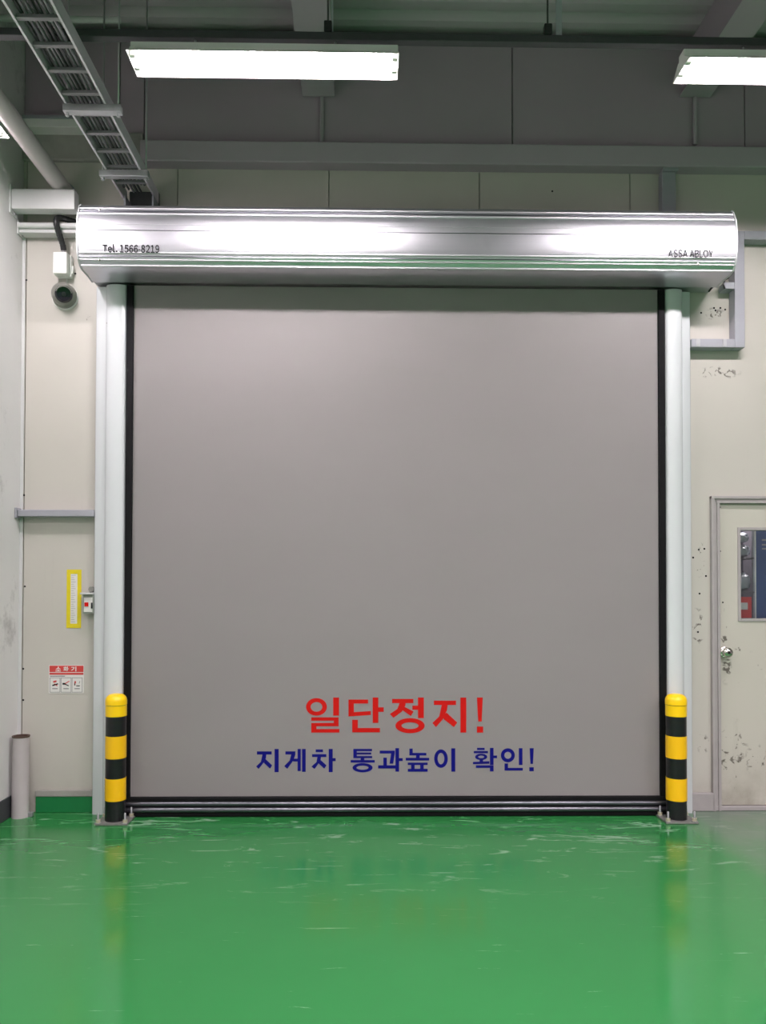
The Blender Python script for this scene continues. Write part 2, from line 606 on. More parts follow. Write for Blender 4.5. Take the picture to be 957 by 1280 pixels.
# raised extrusion lines along the hood
for py, y, hh, dd, mt in ((264.5, -0.403, 0.010, 0.004, 'hood'), (271, -0.424, 0.012, 0.006, 'hood'), (291, -0.4375, 0.0035, 0.003, 'dark_metal'),
                          (283.5, -0.435, 0.003, 0.002, 'hood'), (319, -0.426, 0.010, 0.006, 'hood'), (328, -0.412, 0.006, 0.006, 'hood'), (335.5, -0.386, 0.009, 0.008, 'hood')):
    z = hz(py, y)
    MB().box(hx0 + 0.004, hx1 - 0.004, y - dd, y + 0.012, z - hh / 2, z + hh / 2, min(hh, dd) * 0.3, 1).build('hood_ridge', 'hood_ridge' if mt == 'hood' else mt, hood)
for py, y in ((267.8, -0.4115), (323.5, -0.420)):
    z = hz(py, y)
    MB().box(hx0 + 0.004, hx1 - 0.004, y - 0.0015, y + 0.012, z - 0.003, z + 0.003).build('hood_groove', 'dark_metal', hood)
# end caps
cap_prof = [(y - 0.006 if y < -0.2 else y, z + (0.005 if z > 3.8 else -0.004)) for y, z in hood_prof]
for x0, x1 in ((hx0 - 0.008, hx0), (hx1, hx1 + 0.008)):
    MB().prism(cap_prof, 'x', x0, x1).build('end_cap', 'hood_under', hood)
for px, py, y in ((125, 262.5, -0.40), (875, 268, -0.40), (124, 325, -0.4155), (872, 330, -0.4155)):
    p = at(px, py, y)
    MB().lathe([(0, 0.006), (0.006, 0.005), (0.0085, 0.0)], (p.x, y - 0.001, p.z), (0, -1, 0), 12).build('screw', 'chrome', hood)
for k_, px in enumerate((98, 98)):
    z = hz((278, 303)[k_], YF)
    MB().box(hx0 - 0.012, hx0 - 0.007, YF + 0.02, YF + 0.05, z - 0.02, z + 0.02, 0.002).build('cap_clip', 'steel', hood)


def text_mesh(body, x0, x1, z0, z1, y, mat, name, parent, offset=0.0, tilt=0.0, depth=0.0015):
    """flat lettering fitted into a box on a surface that faces the camera"""
    cu = bpy.data.curves.new('lettering', 'FONT')
    cu.body = body
    cu.offset = offset
    cu.resolution_u = 4
    ob = bpy.data.objects.new('lettering', cu)
    COL.objects.link(ob)
    bpy.context.view_layer.update()
    me = bpy.data.meshes.new_from_object(ob.evaluated_get(bpy.context.evaluated_depsgraph_get()))
    bpy.data.objects.remove(ob)
    bpy.data.curves.remove(cu)
    xs = [v.co.x for v in me.vertices]
    ys = [v.co.y for v in me.vertices]
    ax, bx, ay, by = min(xs), max(xs), min(ys), max(ys)
    for v in me.vertices:
        u, w = (v.co.x - ax) / (bx - ax), (v.co.y - ay) / (by - ay)
        v.co = (x0 + (x1 - x0) * u, y + tilt * (w - 0.5) * (z1 - z0), z0 + (z1 - z0) * w)
    me.materials.append(M[mat])
    o = bpy.data.objects.new(name, me)
    COL.objects.link(o)
    o.parent = parent
    o.matrix_parent_inverse = parent_matrix(parent).inverted()
    return o


def glyph_line(body, x0, x1, zbase, cap, y, mat, parent, bold, gap=0.10):
    """print set glyph by glyph from the full-width forms of the sans font; cap = height of a capital"""
    pos, out = 0.0, []
    for ch in body:
        if ch == ' ':
            pos += 0.22
            continue
        if ch == '-':
            out.append(([(0, 0.25), (0.26, 0.25), (0.26, 0.34), (0, 0.34)], [(0, 1, 2, 3)], pos))
            pos += 0.26 + gap
            continue
        cu = bpy.data.curves.new('lettering', 'FONT')
        cu.body = chr(ord(ch) + 0xFEE0)
        cu.offset = bold
        cu.resolution_u = 4
        ob = bpy.data.objects.new('lettering', cu)
        COL.objects.link(ob)
        bpy.context.view_layer.update()
        me = bpy.data.meshes.new_from_object(ob.evaluated_get(bpy.context.evaluated_depsgraph_get()))
        bpy.data.objects.remove(ob)
        bpy.data.curves.remove(cu)
        a = min(v.co.x for v in me.vertices)
        b = max(v.co.x for v in me.vertices)
        out.append(([(v.co.x - a, v.co.y) for v in me.vertices], [tuple(p.vertices) for p in me.polygons], pos))
        pos += b - a + gap
        bpy.data.meshes.remove(me)
    pos -= gap
    top = max(p[1] for g_ in out[:1] for p in g_[0])
    for pts, faces, off in out:
        me = bpy.data.meshes.new('letter')
        me.from_pydata([(x0 + (x1 - x0) * (u + off) / pos, y, zbase + cap * v / top) for u, v in pts], [], faces)
        me.materials.append(M[mat])
        o = bpy.data.objects.new('letter', me)
        COL.objects.link(o)
        o.parent = parent
        o.matrix_parent_inverse = parent_matrix(parent).inverted()


ty = -0.4378
glyph_line('Tel. 1566-8219', at(128, 311, ty).x, at(199, 311, ty).x, at(160, 315.5, ty).z, at(160, 306, ty).z - at(160, 315.5, ty).z, ty, 'ink', hood, 0.022)
glyph_line('ASSA ABLOY', at(835, 317, ty).x, at(891, 317, ty).x, at(865, 321.5, ty).z, at(865, 312.3, ty).z - at(865, 321.5, ty).z, ty, 'ink', hood, 0.013, 0.09)

# side posts: a flat outer flange and a round-fronted box
plx0, plx1 = at(118, 700, -0.06).x, at(155.5, 700, -0.12).x
prx0, prx1 = at(832.5, 700, -0.12).x, at(863.5, 700, -0.06).x
zt = ZU + 0.004


def side_post(xo, xi, s):
    """xo outer edge, xi inner edge; s = +1 when inner is to the right"""
    w = abs(xi - xo)
    fl = 0.34 * w
    prof = [(0.0, 0.0), (0.0, -0.062), (0.006, -0.068), (fl, -0.07)]
    n = 10
    cx_, rx_ = (fl + w) / 2, (w - fl) / 2
    for i in range(n + 1):
        t = math.pi * (1 - i / n)
        prof.append((cx_ + rx_ * math.cos(t) * 0.995, -0.076 - 0.046 * math.sin(t) ** 0.7))
    prof += [(w, -0.07), (w, 0.0)]
    pts = [(xo + s * u, v) for u, v in prof]
    o = sharp(MB().prism(pts, 'z', 0.0, zt).build('side_post', 'post', door), 50)
    # dark seal in the guide slot
    a, b = (xi, xi + s * 0.045)
    MB().box(min(a, b), max(a, b), -0.119, -0.03, 0.0, zt - 0.001, 0.004).build('guide_seal', 'black_rubber', door)
    p = xo + s * (fl + 0.012)
    MB().lathe([(0, 0.004), (0.006, 0.003), (0.007, 0)], (p, -0.100, at(837, 408, -0.12).z), (0, -1, 0), 10).build('screw', 'grey_plastic', o)
    return o


side_post(plx0, plx1, 1)
side_post(prx1, prx0, -1)
cx0, cx1 = plx1 + 0.03, prx0 - 0.03
# curtain with its bottom bar
ZB0 = 0.012
ZB1 = at(490, 995, YC).z
cur = MB()
n, m = 40, 48
grid = []
for j in range(m + 1):
    row = []
    for i in range(n + 1):
        x = cx0 + (cx1 - cx0) * i / n
        z = ZB1 - 0.01 + (zt + 0.01 - ZB1) * j / m
        u, v = i / n, j / m
        y = YC + 0.010 * math.sin(math.pi * u) * math.sin(math.pi * v) + 0.003 * math.sin(7 * v + 2 * u) * math.sin(math.pi * u)
        row.append(cur.bm.verts.new((x, y, z)))
    grid.append(row)
for j in range(m):
    for i in range(n):
        cur.bm.faces.new((grid[j][i], grid[j][i + 1], grid[j + 1][i + 1], grid[j + 1][i])).smooth = True
bmesh.ops.solidify(cur.bm, geom=cur.bm.faces[:], thickness=0.004)
curtain = None


def curtain_y(x, z):
    u, v = (x - cx0) / (cx1 - cx0), (z - ZB1 + 0.01) / (zt + 0.01 - ZB1)
    return YC + 0.010 * math.sin(math.pi * u) * math.sin(math.pi * v) + 0.003 * math.sin(7 * v + 2 * u) * math.sin(math.pi * u)


# keep the cloth's front face on the modelled surface, so that the vinyl letters can lie on it
lift_ = min(v.co.y - curtain_y(v.co.x, v.co.z) for v in cur.bm.verts)
for v in cur.bm.verts:
    v.co.y -= lift_
curtain = cur.build('curtain', 'curtain', door)


def hangul(strokes, ox, oy, sc, mat):
    """one character cut from vinyl: ('r', x0, y0, x1, y1) bars, ('p', ...) polygons, ('o', cx, cy, rx, ry, ix, iy) rings"""
    mb = MB()

    def P(x, y, lift):
        p = at(ox + x / sc, oy + y / sc, YC)
        return mb.bm.verts.new((p.x, curtain_y(p.x, p.z) - 0.0012 - lift, p.z))
    for i, s in enumerate(strokes):
        lift = 0.0001 * i
        if s[0] == 'r':
            _, a, b, c, d = s
            mb.bm.faces.new([P(a, b, lift), P(c, b, lift), P(c, d, lift), P(a, d, lift)])
        elif s[0] == 'p':
            mb.bm.faces.new([P(x, y, lift) for x, y in s[1]])
        else:
            _, ex, ey, rx, ry, ix, iy = s
            N = 36
            A = [P(ex + rx * math.cos(2 * math.pi * j / N), ey + ry * math.sin(2 * math.pi * j / N), lift) for j in range(N)]
            B = [P(ex + ix * math.cos(2 * math.pi * j / N), ey + iy * math.sin(2 * math.pi * j / N), lift) for j in range(N)]
            for j in range(N):
                mb.bm.faces.new((A[j], A[(j + 1) % N], B[(j + 1) % N], B[j]))
    return mb.build('letter', mat, curtain)


RED = [
    [('o', 97, 91, 50, 42, 28, 23), ('r', 177, 46, 205, 133), ('r', 72, 141, 203, 157), ('r', 180, 150, 203, 184), ('r', 72, 168, 203, 184), ('r', 72, 176, 97, 214), ('r', 72, 197, 207, 214)],
    [('r', 250, 56, 344, 75), ('r', 250, 56, 276, 136), ('p', [(250, 118), (357, 111), (357, 130), (250, 137)]), ('r', 366, 46, 393, 168), ('r', 385, 93, 419, 115), ('r', 268, 153, 295, 213), ('r', 268, 192, 401, 213)],
    [('r', 459, 53, 561, 73), ('p', [(496, 70), (524, 70), (523, 84), (506, 114), (466, 143), (448, 125), (484, 101)]), ('p', [(505, 104), (519, 91), (562, 113), (549, 135)]),
     ('r', 583, 46, 611, 145), ('r', 556, 85, 590, 105), ('o', 545, 181, 70, 36, 41, 16)],
    [('r', 659, 61, 765, 82), ('p', [(697, 80), (725, 80), (722, 106), (702, 150), (669, 188), (652, 168), (685, 136)]), ('p', [(703, 136), (719, 118), (771, 166), (755, 188), (706, 150)]), ('r', 786, 46, 814, 214)],
    [('p', [(865, 46), (893, 46), (888, 161), (871, 161)]), ('r', 865, 185, 895, 214)],
]
for s in RED:
    hangul(s, 370, 860, 3.828, 'red')
BLUE = [
    [('r', 55, 72, 148, 92), ('p', [(90, 90), (114, 90), (112, 115), (95, 145), (66, 183), (50, 167), (80, 138)]), ('p', [(97, 142), (109, 120), (151, 160), (138, 181)]), ('r', 166, 57, 192, 203)],
    [('r', 234, 72, 297, 92), ('p', [(272, 88), (297, 76), (296, 96), (284, 130), (246, 182), (227, 165), (261, 130)]), ('r', 283, 118, 318, 136), ('r', 311, 57, 331, 196), ('r', 339, 57, 362, 201)],
    [('r', 425, 60, 471, 77), ('r', 402, 90, 492, 108), ('p', [(436, 106), (459, 106), (455, 131), (418, 183), (398, 168), (430, 140)]), ('p', [(443, 148), (455, 126), (493, 160), (479, 181)]), ('r', 507, 57, 532, 203), ('r', 525, 115, 551, 134)],
    [('r', 662, 57, 780, 71), ('r', 662, 80, 775, 92), ('r', 662, 102, 781, 115), ('r', 662, 57, 684, 115), ('r', 708, 112, 731, 133), ('r', 645, 127, 797, 143), ('o', 720, 175, 63, 29, 38, 13)],
    [('r', 828, 68, 923, 86), ('p', [(900, 84), (923, 84), (913, 150), (890, 150)]), ('r', 851, 112, 873, 165), ('r', 818, 160, 931, 180), ('r', 927, 52, 950, 200), ('r', 945, 115, 973, 133)],
    [('r', 1015, 55, 1036, 97), ('r', 1015, 82, 1122, 98), ('r', 1057, 96, 1080, 118), ('r', 992, 113, 1140, 130), ('r', 1005, 143, 1130, 158), ('r', 1005, 182, 1130, 200), ('r', 1026, 155, 1048, 184), ('r', 1083, 155, 1105, 184)],
    [('o', 1214, 118, 43, 58, 21, 36), ('r', 1279, 53, 1304, 200)],
    [('r', 1441, 50, 1489, 64), ('r', 1420, 70, 1510, 84), ('o', 1467, 107, 38, 20, 19, 8), ('r', 1457, 122, 1479, 140), ('p', [(1415, 139), (1519, 134), (1519, 150), (1415, 153)]), ('r', 1522, 50, 1545, 158), ('r', 1540, 98, 1567, 115), ('r', 1434, 160, 1545, 176), ('r', 1522, 168, 1545, 198)],
    [('o', 1635, 97, 44, 44, 22, 22), ('r', 1704, 52, 1727, 158), ('r', 1614, 148, 1636, 193), ('r', 1614, 176, 1729, 193)],
    [('p', [(1772, 52), (1798, 52), (1793, 151), (1777, 151)]), ('r', 1770, 172, 1798, 197)],
]
for s in BLUE:
    hangul(s, 310, 925, 5.037, 'blue')

bz = ZB1
bar = MB().box(cx0 - 0.02, cx1 + 0.02, YC - 0.028, YC + 0.03, ZB0 + 0.018, bz, 0.006).build('bottom_bar', 'black_rubber', door)
for z0, z1, d in ((bz - 0.056, bz - 0.026, 0.045), (bz - 0.098, bz - 0.062, 0.05)):
    zc, rr = (z0 + z1) / 2, (z1 - z0) / 2
    pts = [(YC - 0.02, z0)] + [(YC - 0.026 - (d - 0.028) * math.sin(math.pi * i / 8), zc - rr * math.cos(math.pi * i / 8)) for i in range(9)] + [(YC - 0.02, z1)]
    sharp(MB().prism(pts, 'x', cx0 - 0.018, cx1 + 0.018).build('bar_rail', 'dark_metal', bar), 60)
MB().box(cx0 - 0.02, cx1 + 0.02, YC - 0.03, YC + 0.03, 0.001, ZB0 + 0.019, 0.007).build('floor_seal', 'black_rubber', bar)

# ------------------------------------------------------------------ bollards
def bollard(px, label):
    p = at(px, 960, -0.215)
    t = thing('bollard', label, 'bollard', (p.x, -0.215, 0), 'striped bollards in front of the door posts')
    x, y = p.x, -0.215
    r = 0.0665
    MB().box(x - 0.105, x + 0.105, y - 0.095, y + 0.079, 0.001, 0.013, 0.002).build('base_plate', 'dull_steel', t)
    h = [at(px, q, y).z for q in (999, 971.5, 946.5, 919, 894.5, 867)]
    MB().lathe([(0, 0.013), (r - 0.002, 0.013), (r - 0.002, h[5] - 0.05), (0, h[5] - 0.05)], (x, y, 0), seg=36).build('post', 'black_paint', t)
    for a, b in ((0, 1), (2, 3)):
        MB().lathe([(r - 0.003, h[a]), (r, h[a]), (r, h[b]), (r - 0.003, h[b])], (x, y, 0), seg=36, smooth=True).build('yellow_band', 'yellow', t)
    zc, zs = h[5], h[5] - 0.072
    prof = [(r - 0.003, h[4]), (r + 0.0005, h[4]), (r + 0.0005, zs - 0.002), (r - 0.005, zs - 0.001), (r - 0.005, zs + 0.002), (r + 0.002, zs + 0.002), (r + 0.002, zs + 0.025)]
    for i in range(1, 9):
        a = math.pi / 2 * i / 8
        prof.append(((r + 0.002) * math.cos(a) ** 0.62 if i < 8 else 0, zs + 0.025 + (zc - zs - 0.025) * math.sin(a)))
    MB().lathe(prof, (x, y, 0), seg=36).build('cap', 'yellow_cap', t)
    for sx in (-1, 1):
        for sy in (-1, 1):
            bx, by = x + sx * 0.086, y - 0.008 + sy * 0.066
            b = MB().lathe([(0, 0.013), (0.0075, 0.013), (0.0075, 0.072), (0.005, 0.076), (0, 0.076)], (bx, by, 0), seg=10).build('bolt', 'steel', t)
            MB().lathe([(0.007, 0.016), (0.0155, 0.016), (0.0155, 0.034), (0.007, 0.034)], (bx, by, 0), seg=6, smooth=False).build('nut', 'nut', b)
            MB().lathe([(0.007, 0.013), (0.019, 0.0132), (0.019, 0.016), (0.007, 0.016)], (bx, by, 0), seg=14, smooth=False).build('washer', 'steel', b)
    return t


bollard(144.5, 'yellow and black striped bollard in front of the left white post of the roll-up door')
bollard(845, 'yellow and black striped bollard in front of the right white post, beside the side door')

# ------------------------------------------------------------------ fluorescent fixtures
def fixture(label, loc, L=1.31, rz=0.0, hang=None):
    """batten lamp along local x, opening downwards at z = 0"""
    t = thing('ceiling_lamp', label, 'lamp', (0, 0, 0), 'fluorescent batten lamps')
    h = L / 2
    MB().box(-h, h, -0.032, 0.032, 0.052, 0.092, 0.004).build('housing', 'white_enamel', t)
    outl = [(-0.098, 0.0), (-0.034, 0.054), (0.034, 0.054), (0.098, 0.0)]
    MB().sheet(outl, 'x', -h, h, 0.0015).build('reflector', 'white_enamel', t)
    for s in (-1, 1):
        e = MB().prism([(-0.098, 0.0), (-0.034, 0.0555), (0.034, 0.0555), (0.098, 0.0)], 'x', s * h, s * (h + 0.003)).build('end_plate', 'white_enamel', t)
        for yy in (-0.045, 0.045):
            MB().box(min(s * (h - 0.002), s * (h - 0.032)), max(s * (h - 0.002), s * (h - 0.032)), yy - 0.012, yy + 0.012, 0.002, 0.048, 0.004).build('socket', 'white_plastic', t)
    for yy in (-0.045, 0.045):
        MB().tube([(-h + 0.033, yy, 0.018), (h - 0.033, yy, 0.018)], 0.0135, 14).build('tube', 'tube', t)
    for xx in (-0.35, 0.35):
        MB().tube([(xx, 0, 0.091), (xx, 0, 0.125)], 0.006, 8).build('stem', 'steel', t)
    t.location = loc
    t.rotation_euler = (0, 0, rz)
    return t


lx = [(at(165, 55, LAMP_Y).x + at(497, 55, LAMP_Y).x) / 2]
L0 = at(497, 55, LAMP_Y).x - at(165, 55, LAMP_Y).x
lx.append(at(851, 58, LAMP_Y).x + L0 / 2)
zl = at(330, 66, LAMP_Y - 0.09).z
fixture('lit fluorescent lamp hanging over the left half of the roll-up door', (lx[0], LAMP_Y, zl), L0)
fixture('lit fluorescent lamp at the top right, cut by the picture edge', (lx[1], LAMP_Y, zl), L0)
pe = at(12, 172, -0.75)
fixture('lit fluorescent lamp beside the left wall, behind the thick pipe', (pe.x - 0.098, -0.75 - 0.475, zl + 0.02), 0.95, R(90))

# rail that carries the lamps, with hangers up to the ceiling
rail = thing('lamp_rail', 'dark metal rail across the ceiling that carries the lamps', 'rail', (0, LAMP_Y, zl + 0.12))
zr0, zr1 = zl + 0.122, zl + 0.160
MB().box(XL + 0.004, XR - 0.01, LAMP_Y - 0.022, LAMP_Y + 0.022, zr0, zr1, 0.003).build('channel', 'cable', rail)
for px, w in ((698, 0.014), (415, 0.006), (1010, 0.014)):
    x = at(px, 10, LAMP_Y).x
    MB().box(x - w, x + w, LAMP_Y - 0.006, LAMP_Y + 0.006, zr1 - 0.002, ZC + 0.001).build('hanger', 'grey_paint', rail)
for px in (683.5, 410):
    x = at(px, 10, LAMP_Y).x
    hc = MB().tube([(x, LAMP_Y - 0.01, zr1), (x, LAMP_Y - 0.01, ZC)], 0.005, 8).build('power_cord', 'black_plastic', rail)
    MB().box(x - 0.02, x + 0.02, LAMP_Y - 0.028, LAMP_Y + 0.008, zr1, zr1 + 0.055, 0.005).build('plug', 'black_plastic', hc)

# ------------------------------------------------------------------ cable ladder at the upper left
ZLAD = 4.14
plL, plR = atz(134, 212, ZLAD), atz(174, 212, ZLAD)
lx0, lx1 = plL.x, plR.x
lad = thing('cable_ladder', 'grey steel cable ladder running overhead from the wall above the hood', 'cable ladder', (lx0, -0.3, ZLAD))
for x0, x1, lip in ((lx0 - 0.012, lx0, -1), (lx1, lx1 + 0.012, 1)):
    MB().box(x0, x1, -3.4, -0.04, ZLAD, ZLAD + 0.075, 0.002).box(min(x0, x0 + 0.0), x1, -3.4, -0.04, ZLAD - 0.004, ZLAD + 0.004).build('side_rail', 'rail_zinc', lad)
yr = atz(100, 26, ZLAD).y
ry_ = [yr + 0.1785 * i for i in range(-7, 9)]
for y in ry_:
    if y < -0.06:
        MB().box(lx0, lx1, y - 0.012, y + 0.012, ZLAD + 0.004, ZLAD + 0.022, 0.002).build('rung', 'rung_zinc', lad)
# hidden struts that carry the ladder, on threaded rods
for py, pa, pb, lab in ((137, 80, 152, 'nearer grey strut under the cable ladder, hung on threaded rods'), (218, 125, 186, 'farther grey strut under the cable ladder, close to the hood')):
    q = atz((pa + pb) / 2, py, ZLAD - 0.025)
    xa, xb = at(pa, py, q.y).x, at(pb, py, q.y).x
    st = thing('ladder_strut', lab, 'strut', (q.x, q.y, ZLAD - 0.046), 'struts under the cable ladder')
    MB().box(xa, xb, q.y - 0.021, q.y + 0.021, ZLAD - 0.046, ZLAD - 0.005, 0.003).build('channel', 'steel', st)
    for x in (xa + 0.018, xb - 0.018):
        MB().tube([(x, q.y, ZLAD - 0.066), (x, q.y, ZC - 0.004)], 0.005, 8).build('threaded_rod', 'steel', st)
        MB().lathe([(0, -0.062), (0.011, -0.062), (0.011, -0.047), (0, -0.047)], (x, q.y, ZLAD), seg=6, smooth=False).build('nut', 'steel', st)
# cables laid along the ladder
for i in range(11):
    x = lx0 + 0.022 + (lx1 - lx0 - 0.044) * (i % 7 + 0.5 * (i // 7)) / 6.6
    zz = ZLAD + 0.031 + (0.021 if i >= 7 else 0)
    path = []
    a, b = random.uniform(0, 6), random.uniform(0.002, 0.004)
    ye = -0.12 - 0.1 * random.random()
    for j in range(34):
        y = -3.4 + (3.4 + ye) * j / 33
        path.append((x + b * math.sin(a + y * 3.3) * 0.8, y, zz + 0.003 * math.sin(a * 2 + y * 5)))
    o = MB().tube(path, 0.0075 if i % 3 else 0.009, 8).build('cable', 'cable_grey' if i % 4 in (1, 2) else 'cable', None)
    tag(o, ('grey' if i % 4 in (1, 2) else 'black') + ' power cable lying along the rungs of the cable ladder', 'cable', 'cables on the cable ladder')
# wall box where the ladder's cables drop behind the hood
cb = thing('cable_box', 'dark cable chute at the wall end of the ladder, just above the hood', 'cable box', (lx0 + 0.1, -0.1, 4.1))
px_a, px_b = at(158, 250, -0.1).x, at(195, 250, -0.1).x
MB().box(px_a, px_b, -0.035, -0.001, 3.93, 4.22, 0.004).build('back_plate', 'cable', cb)
for x in (px_a, px_b - 0.012):
    MB().box(x, x + 0.012, -0.16, -0.03, 3.93, 4.13, 0.002).build('side_plate', 'grey_paint', cb)
MB().box(px_a + 0.06, px_b - 0.05, -0.10, -0.034, 3.93, 4.05, 0.01).build('cable_gland', 'light_paint', cb)

# ------------------------------------------------------------------ pipes and ducts at the upper left
pc = at(71, 236, -0.20)
q = at(0, 128, -1.0)
zpipe = pc.z + 0.055
# the axis runs straight away from the wall
pipe = thing('thick_pipe', 'thick grey pipe running overhead along the left wall', 'pipe', (pc.x, -0.3, zpipe))
MB().tube([(pc.x, -0.05, zpipe), (pc.x, -4.0, zpipe)], 0.055, 28).build('pipe', 'pvc', pipe)
MB().lathe([(0.0, 0.0), (0.064, 0.0), (0.064, 0.05), (0.055, 0.055)], (pc.x, -0.005, zpipe), (0, -1, 0), 28).build('collar', 'grey_paint', pipe)
sup = thing('pipe_bracket', 'pale box bracket on the left wall carrying the thick pipe', 'bracket', (XL, -0.20, zpipe - 0.055))
xa, xb = XL + 0.012, at(93, 250, -0.20).x
zb_ = at(60, 261, -0.20).z
zt_ = zpipe - 0.056
MB().box(xa, xb, -0.20, -0.12, zb_, zt_, 0.004).build('arm', 'light_paint', sup)
MB().box(XL, XL + 0.012, -0.21, -0.11, zb_ - 0.03, zt_ + 0.03, 0.003).build('wall_plate', 'light_paint', sup)
for z in (zb_ - 0.017, zt_ + 0.017):
    MB().lathe([(0, 0.01), (0.009, 0.01), (0.009, 0)], (XL + 0.012, -0.16, z), (1, 0, 0), 6, False).build('bolt', 'steel', sup)

p0, p1 = at(28, 152, -0.12), at(106, 153, -0.12)
duct = thing('cable_duct', 'pale cable duct crossing the upper left wall behind the ladder', 'duct', (p0.x, -0.12, p0.z))
MB().box(p0.x, p1.x, -0.12, -0.001, at(60, 158.5, -0.12).z, at(60, 147, -0.12).z, 0.004).build('trunking', 'white_enamel', duct)
MB().box(p0.x, p1.x, -0.126, -0.09, at(60, 148.5, -0.12).z, at(60, 144.5, -0.12).z, 0.002).build('lid', 'grey_paint', duct)
for py, r, lab in ((23, 0.02, 'thicker of two thin pipes crossing at the top left behind the ladder'), (43, 0.011, 'thinner and lower of two thin pipes crossing at the top left behind the ladder')):
    a = at(0, py, -0.35)
    b = at(43 if py == 43 else 150, py, -0.35)
    o = MB().tube([(XL + 0.003, -0.35, a.z), (b.x, -0.35, a.z)], r, 12).build('thin_pipe', 'light_paint', None)
    tag(o, lab, 'pipe', 'thin pipes at the top left')

# ------------------------------------------------------------------ left wall section below: rail, hose, box, camera
def wall_rail(pxa, pxb, pya, pyb, y, name, label, mat, plate=True):
    a, b = at(pxa, (pya + pyb) / 2, y), at(pxb, (pya + pyb) / 2, y)
    z1, z0 = at((pxa + pxb) / 2, pya, y).z, at((pxa + pxb) / 2, pyb, y).z
    t = thing(name, label, 'rail', (a.x, y, z0))
    xa_ = max(a.x, XL + 0.012)
    MB().box(xa_, b.x, y, -0.001, z0, z1, 0.004).build('channel', mat, t)
    if plate:
        MB().box(XL + 0.001, XL + 0.014, y - 0.012, -0.008, z0 - 0.012, z1 + 0.012, 0.003).build('end_plate', mat, t)
        MB().lathe([(0, 0.008), (0.008, 0.008), (0.008, 0)], (XL + 0.014, y * 0.5, z0 - 0.002), (1, 0, 0), 6, False).build('bolt', 'steel', t)
    return t, xa_, b.x, z0, z1


t, xa, xb, z0, z1 = wall_rail(22, 117.5, 637, 645.5, -0.075, 'wall_rail', 'grey horizontal rail on the wall left of the door, halfway up', 'grey_paint')
t, xa, xb, z0, z1 = wall_rail(22, 108, 279, 291, -0.085, 'wall_rail', 'pale horizontal rail under the box bracket, behind the black hose', 'light_paint')
MB().tube([(xa, -0.094, z1 - 0.022), (xb, -0.094, z1 - 0.022)], 0.02, 14).build('front_pipe', 'light_paint', t)

jb = thing('junction_box', 'small white junction box over the dome camera', 'junction box', at(75, 330, 0))
a, b = at(66, 342, -0.08), at(84, 315, -0.08)
MB().box(a.x, b.x, -0.085, -0.03, a.z, b.z, 0.006).build('lid', 'white_plastic', jb)
MB().box(a.x + 0.006, b.x + 0.012, -0.04, -0.0005, a.z - 0.004, b.z - 0.004, 0.004).build('body', 'white_plastic', jb)
MB().box(b.x + 0.004, b.x + 0.022, -0.03, -0.012, a.z + 0.02, a.z + 0.075, 0.003).build('hinge_clip', 'white_plastic', jb)
MB().box(a.x - 0.008, a.x + 0.002, -0.05, -0.03, a.z + 0.05, a.z + 0.07, 0.002).build('latch', 'white_plastic', jb)
zt2, xm = b.z, (a.x + b.x) / 2 + 0.01
MB().lathe([(0, 0.0), (0.016, 0.0), (0.016, 0.012), (0.012, 0.03), (0, 0.03)], (xm, -0.045, zt2 - 0.002), (0, 0, 1), 14).build('gland', 'steel', jb)
mbh = MB()
hp = [(xm, -0.045, zt2 + 0.026), (xm - 0.002, -0.06, zt2 + 0.06), (xm - 0.012, -0.10, zt2 + 0.12), (xm - 0.018, -0.128, zt2 + 0.17), (xm - 0.016, -0.122, zt2 + 0.205), (xm - 0.004, -0.10, zt2 + 0.222),
      (xm + 0.03, -0.07, zt2 + 0.226), (xm + 0.075, -0.05, zt2 + 0.218), (xm + 0.10, -0.03, zt2 + 0.215)]
fine_, rad = [], []
for i in range(len(hp) - 1):
    for j in range(6):
        u = j / 6
        p_ = [Vector(hp[max(0, min(len(hp) - 1, i + k_))]) for k_ in (-1, 0, 1, 2)]
        fine_.append(0.5 * ((2 * p_[1]) + (-p_[0] + p_[2]) * u + (2 * p_[0] - 5 * p_[1] + 4 * p_[2] - p_[3]) * u * u + (-p_[0] + 3 * p_[1] - 3 * p_[2] + p_[3]) * u ** 3))
        rad.append(0.021 if (i * 6 + j) % 2 else 0.0188)
tag(mbh.tube(fine_, rad, 12).build('flexible_hose', 'black_plastic', None), 'black corrugated hose looping over the pale rail into the white junction box', 'hose')

c0 = at(78, 367.5, -0.05)
dc = thing('dome_camera', 'grey dome security camera on the wall left of the hood', 'camera', (c0.x, 0, c0.z))
ax = (0, -1, 0)
MB().lathe([(0, 0), (0.083, 0.0), (0.084, 0.012), (0.078, 0.03), (0.07, 0.037), (0, 0.037)], (c0.x, -0.001, c0.z), ax, 36).build('base', 'grey_plastic', dc)
MB().lathe([(0, 0), (0.088, 0.0), (0.088, 0.006), (0, 0.006)], (c0.x, -0.0005, c0.z - 0.006), ax, 36).build('back_plate', 'white_plastic', dc)
dirn = Vector((0.43, -1, -0.36)).normalized()
ce = Vector((c0.x, -0.034, c0.z + 0.004))
prof = [(0.0775 * math.cos(math.pi / 2 * i / 10), 0.078 * math.sin(math.pi / 2 * i / 10)) for i in range(8)]
prof = [(0.0775, -0.006)] + prof
dome = MB().lathe(prof + [(0.0, prof[-1][1] - 0.002)], ce, dirn, 36).build('turret', 'grey_plastic', dc)
MB().lathe([(0.053, prof[-1][1] - 0.014), (0.056, prof[-1][1] - 0.006), (0.044, prof[-1][1] + 0.004), (0.0, prof[-1][1] + 0.002)], ce, dirn, 30).build('lens_window', 'glass_dark', dc)
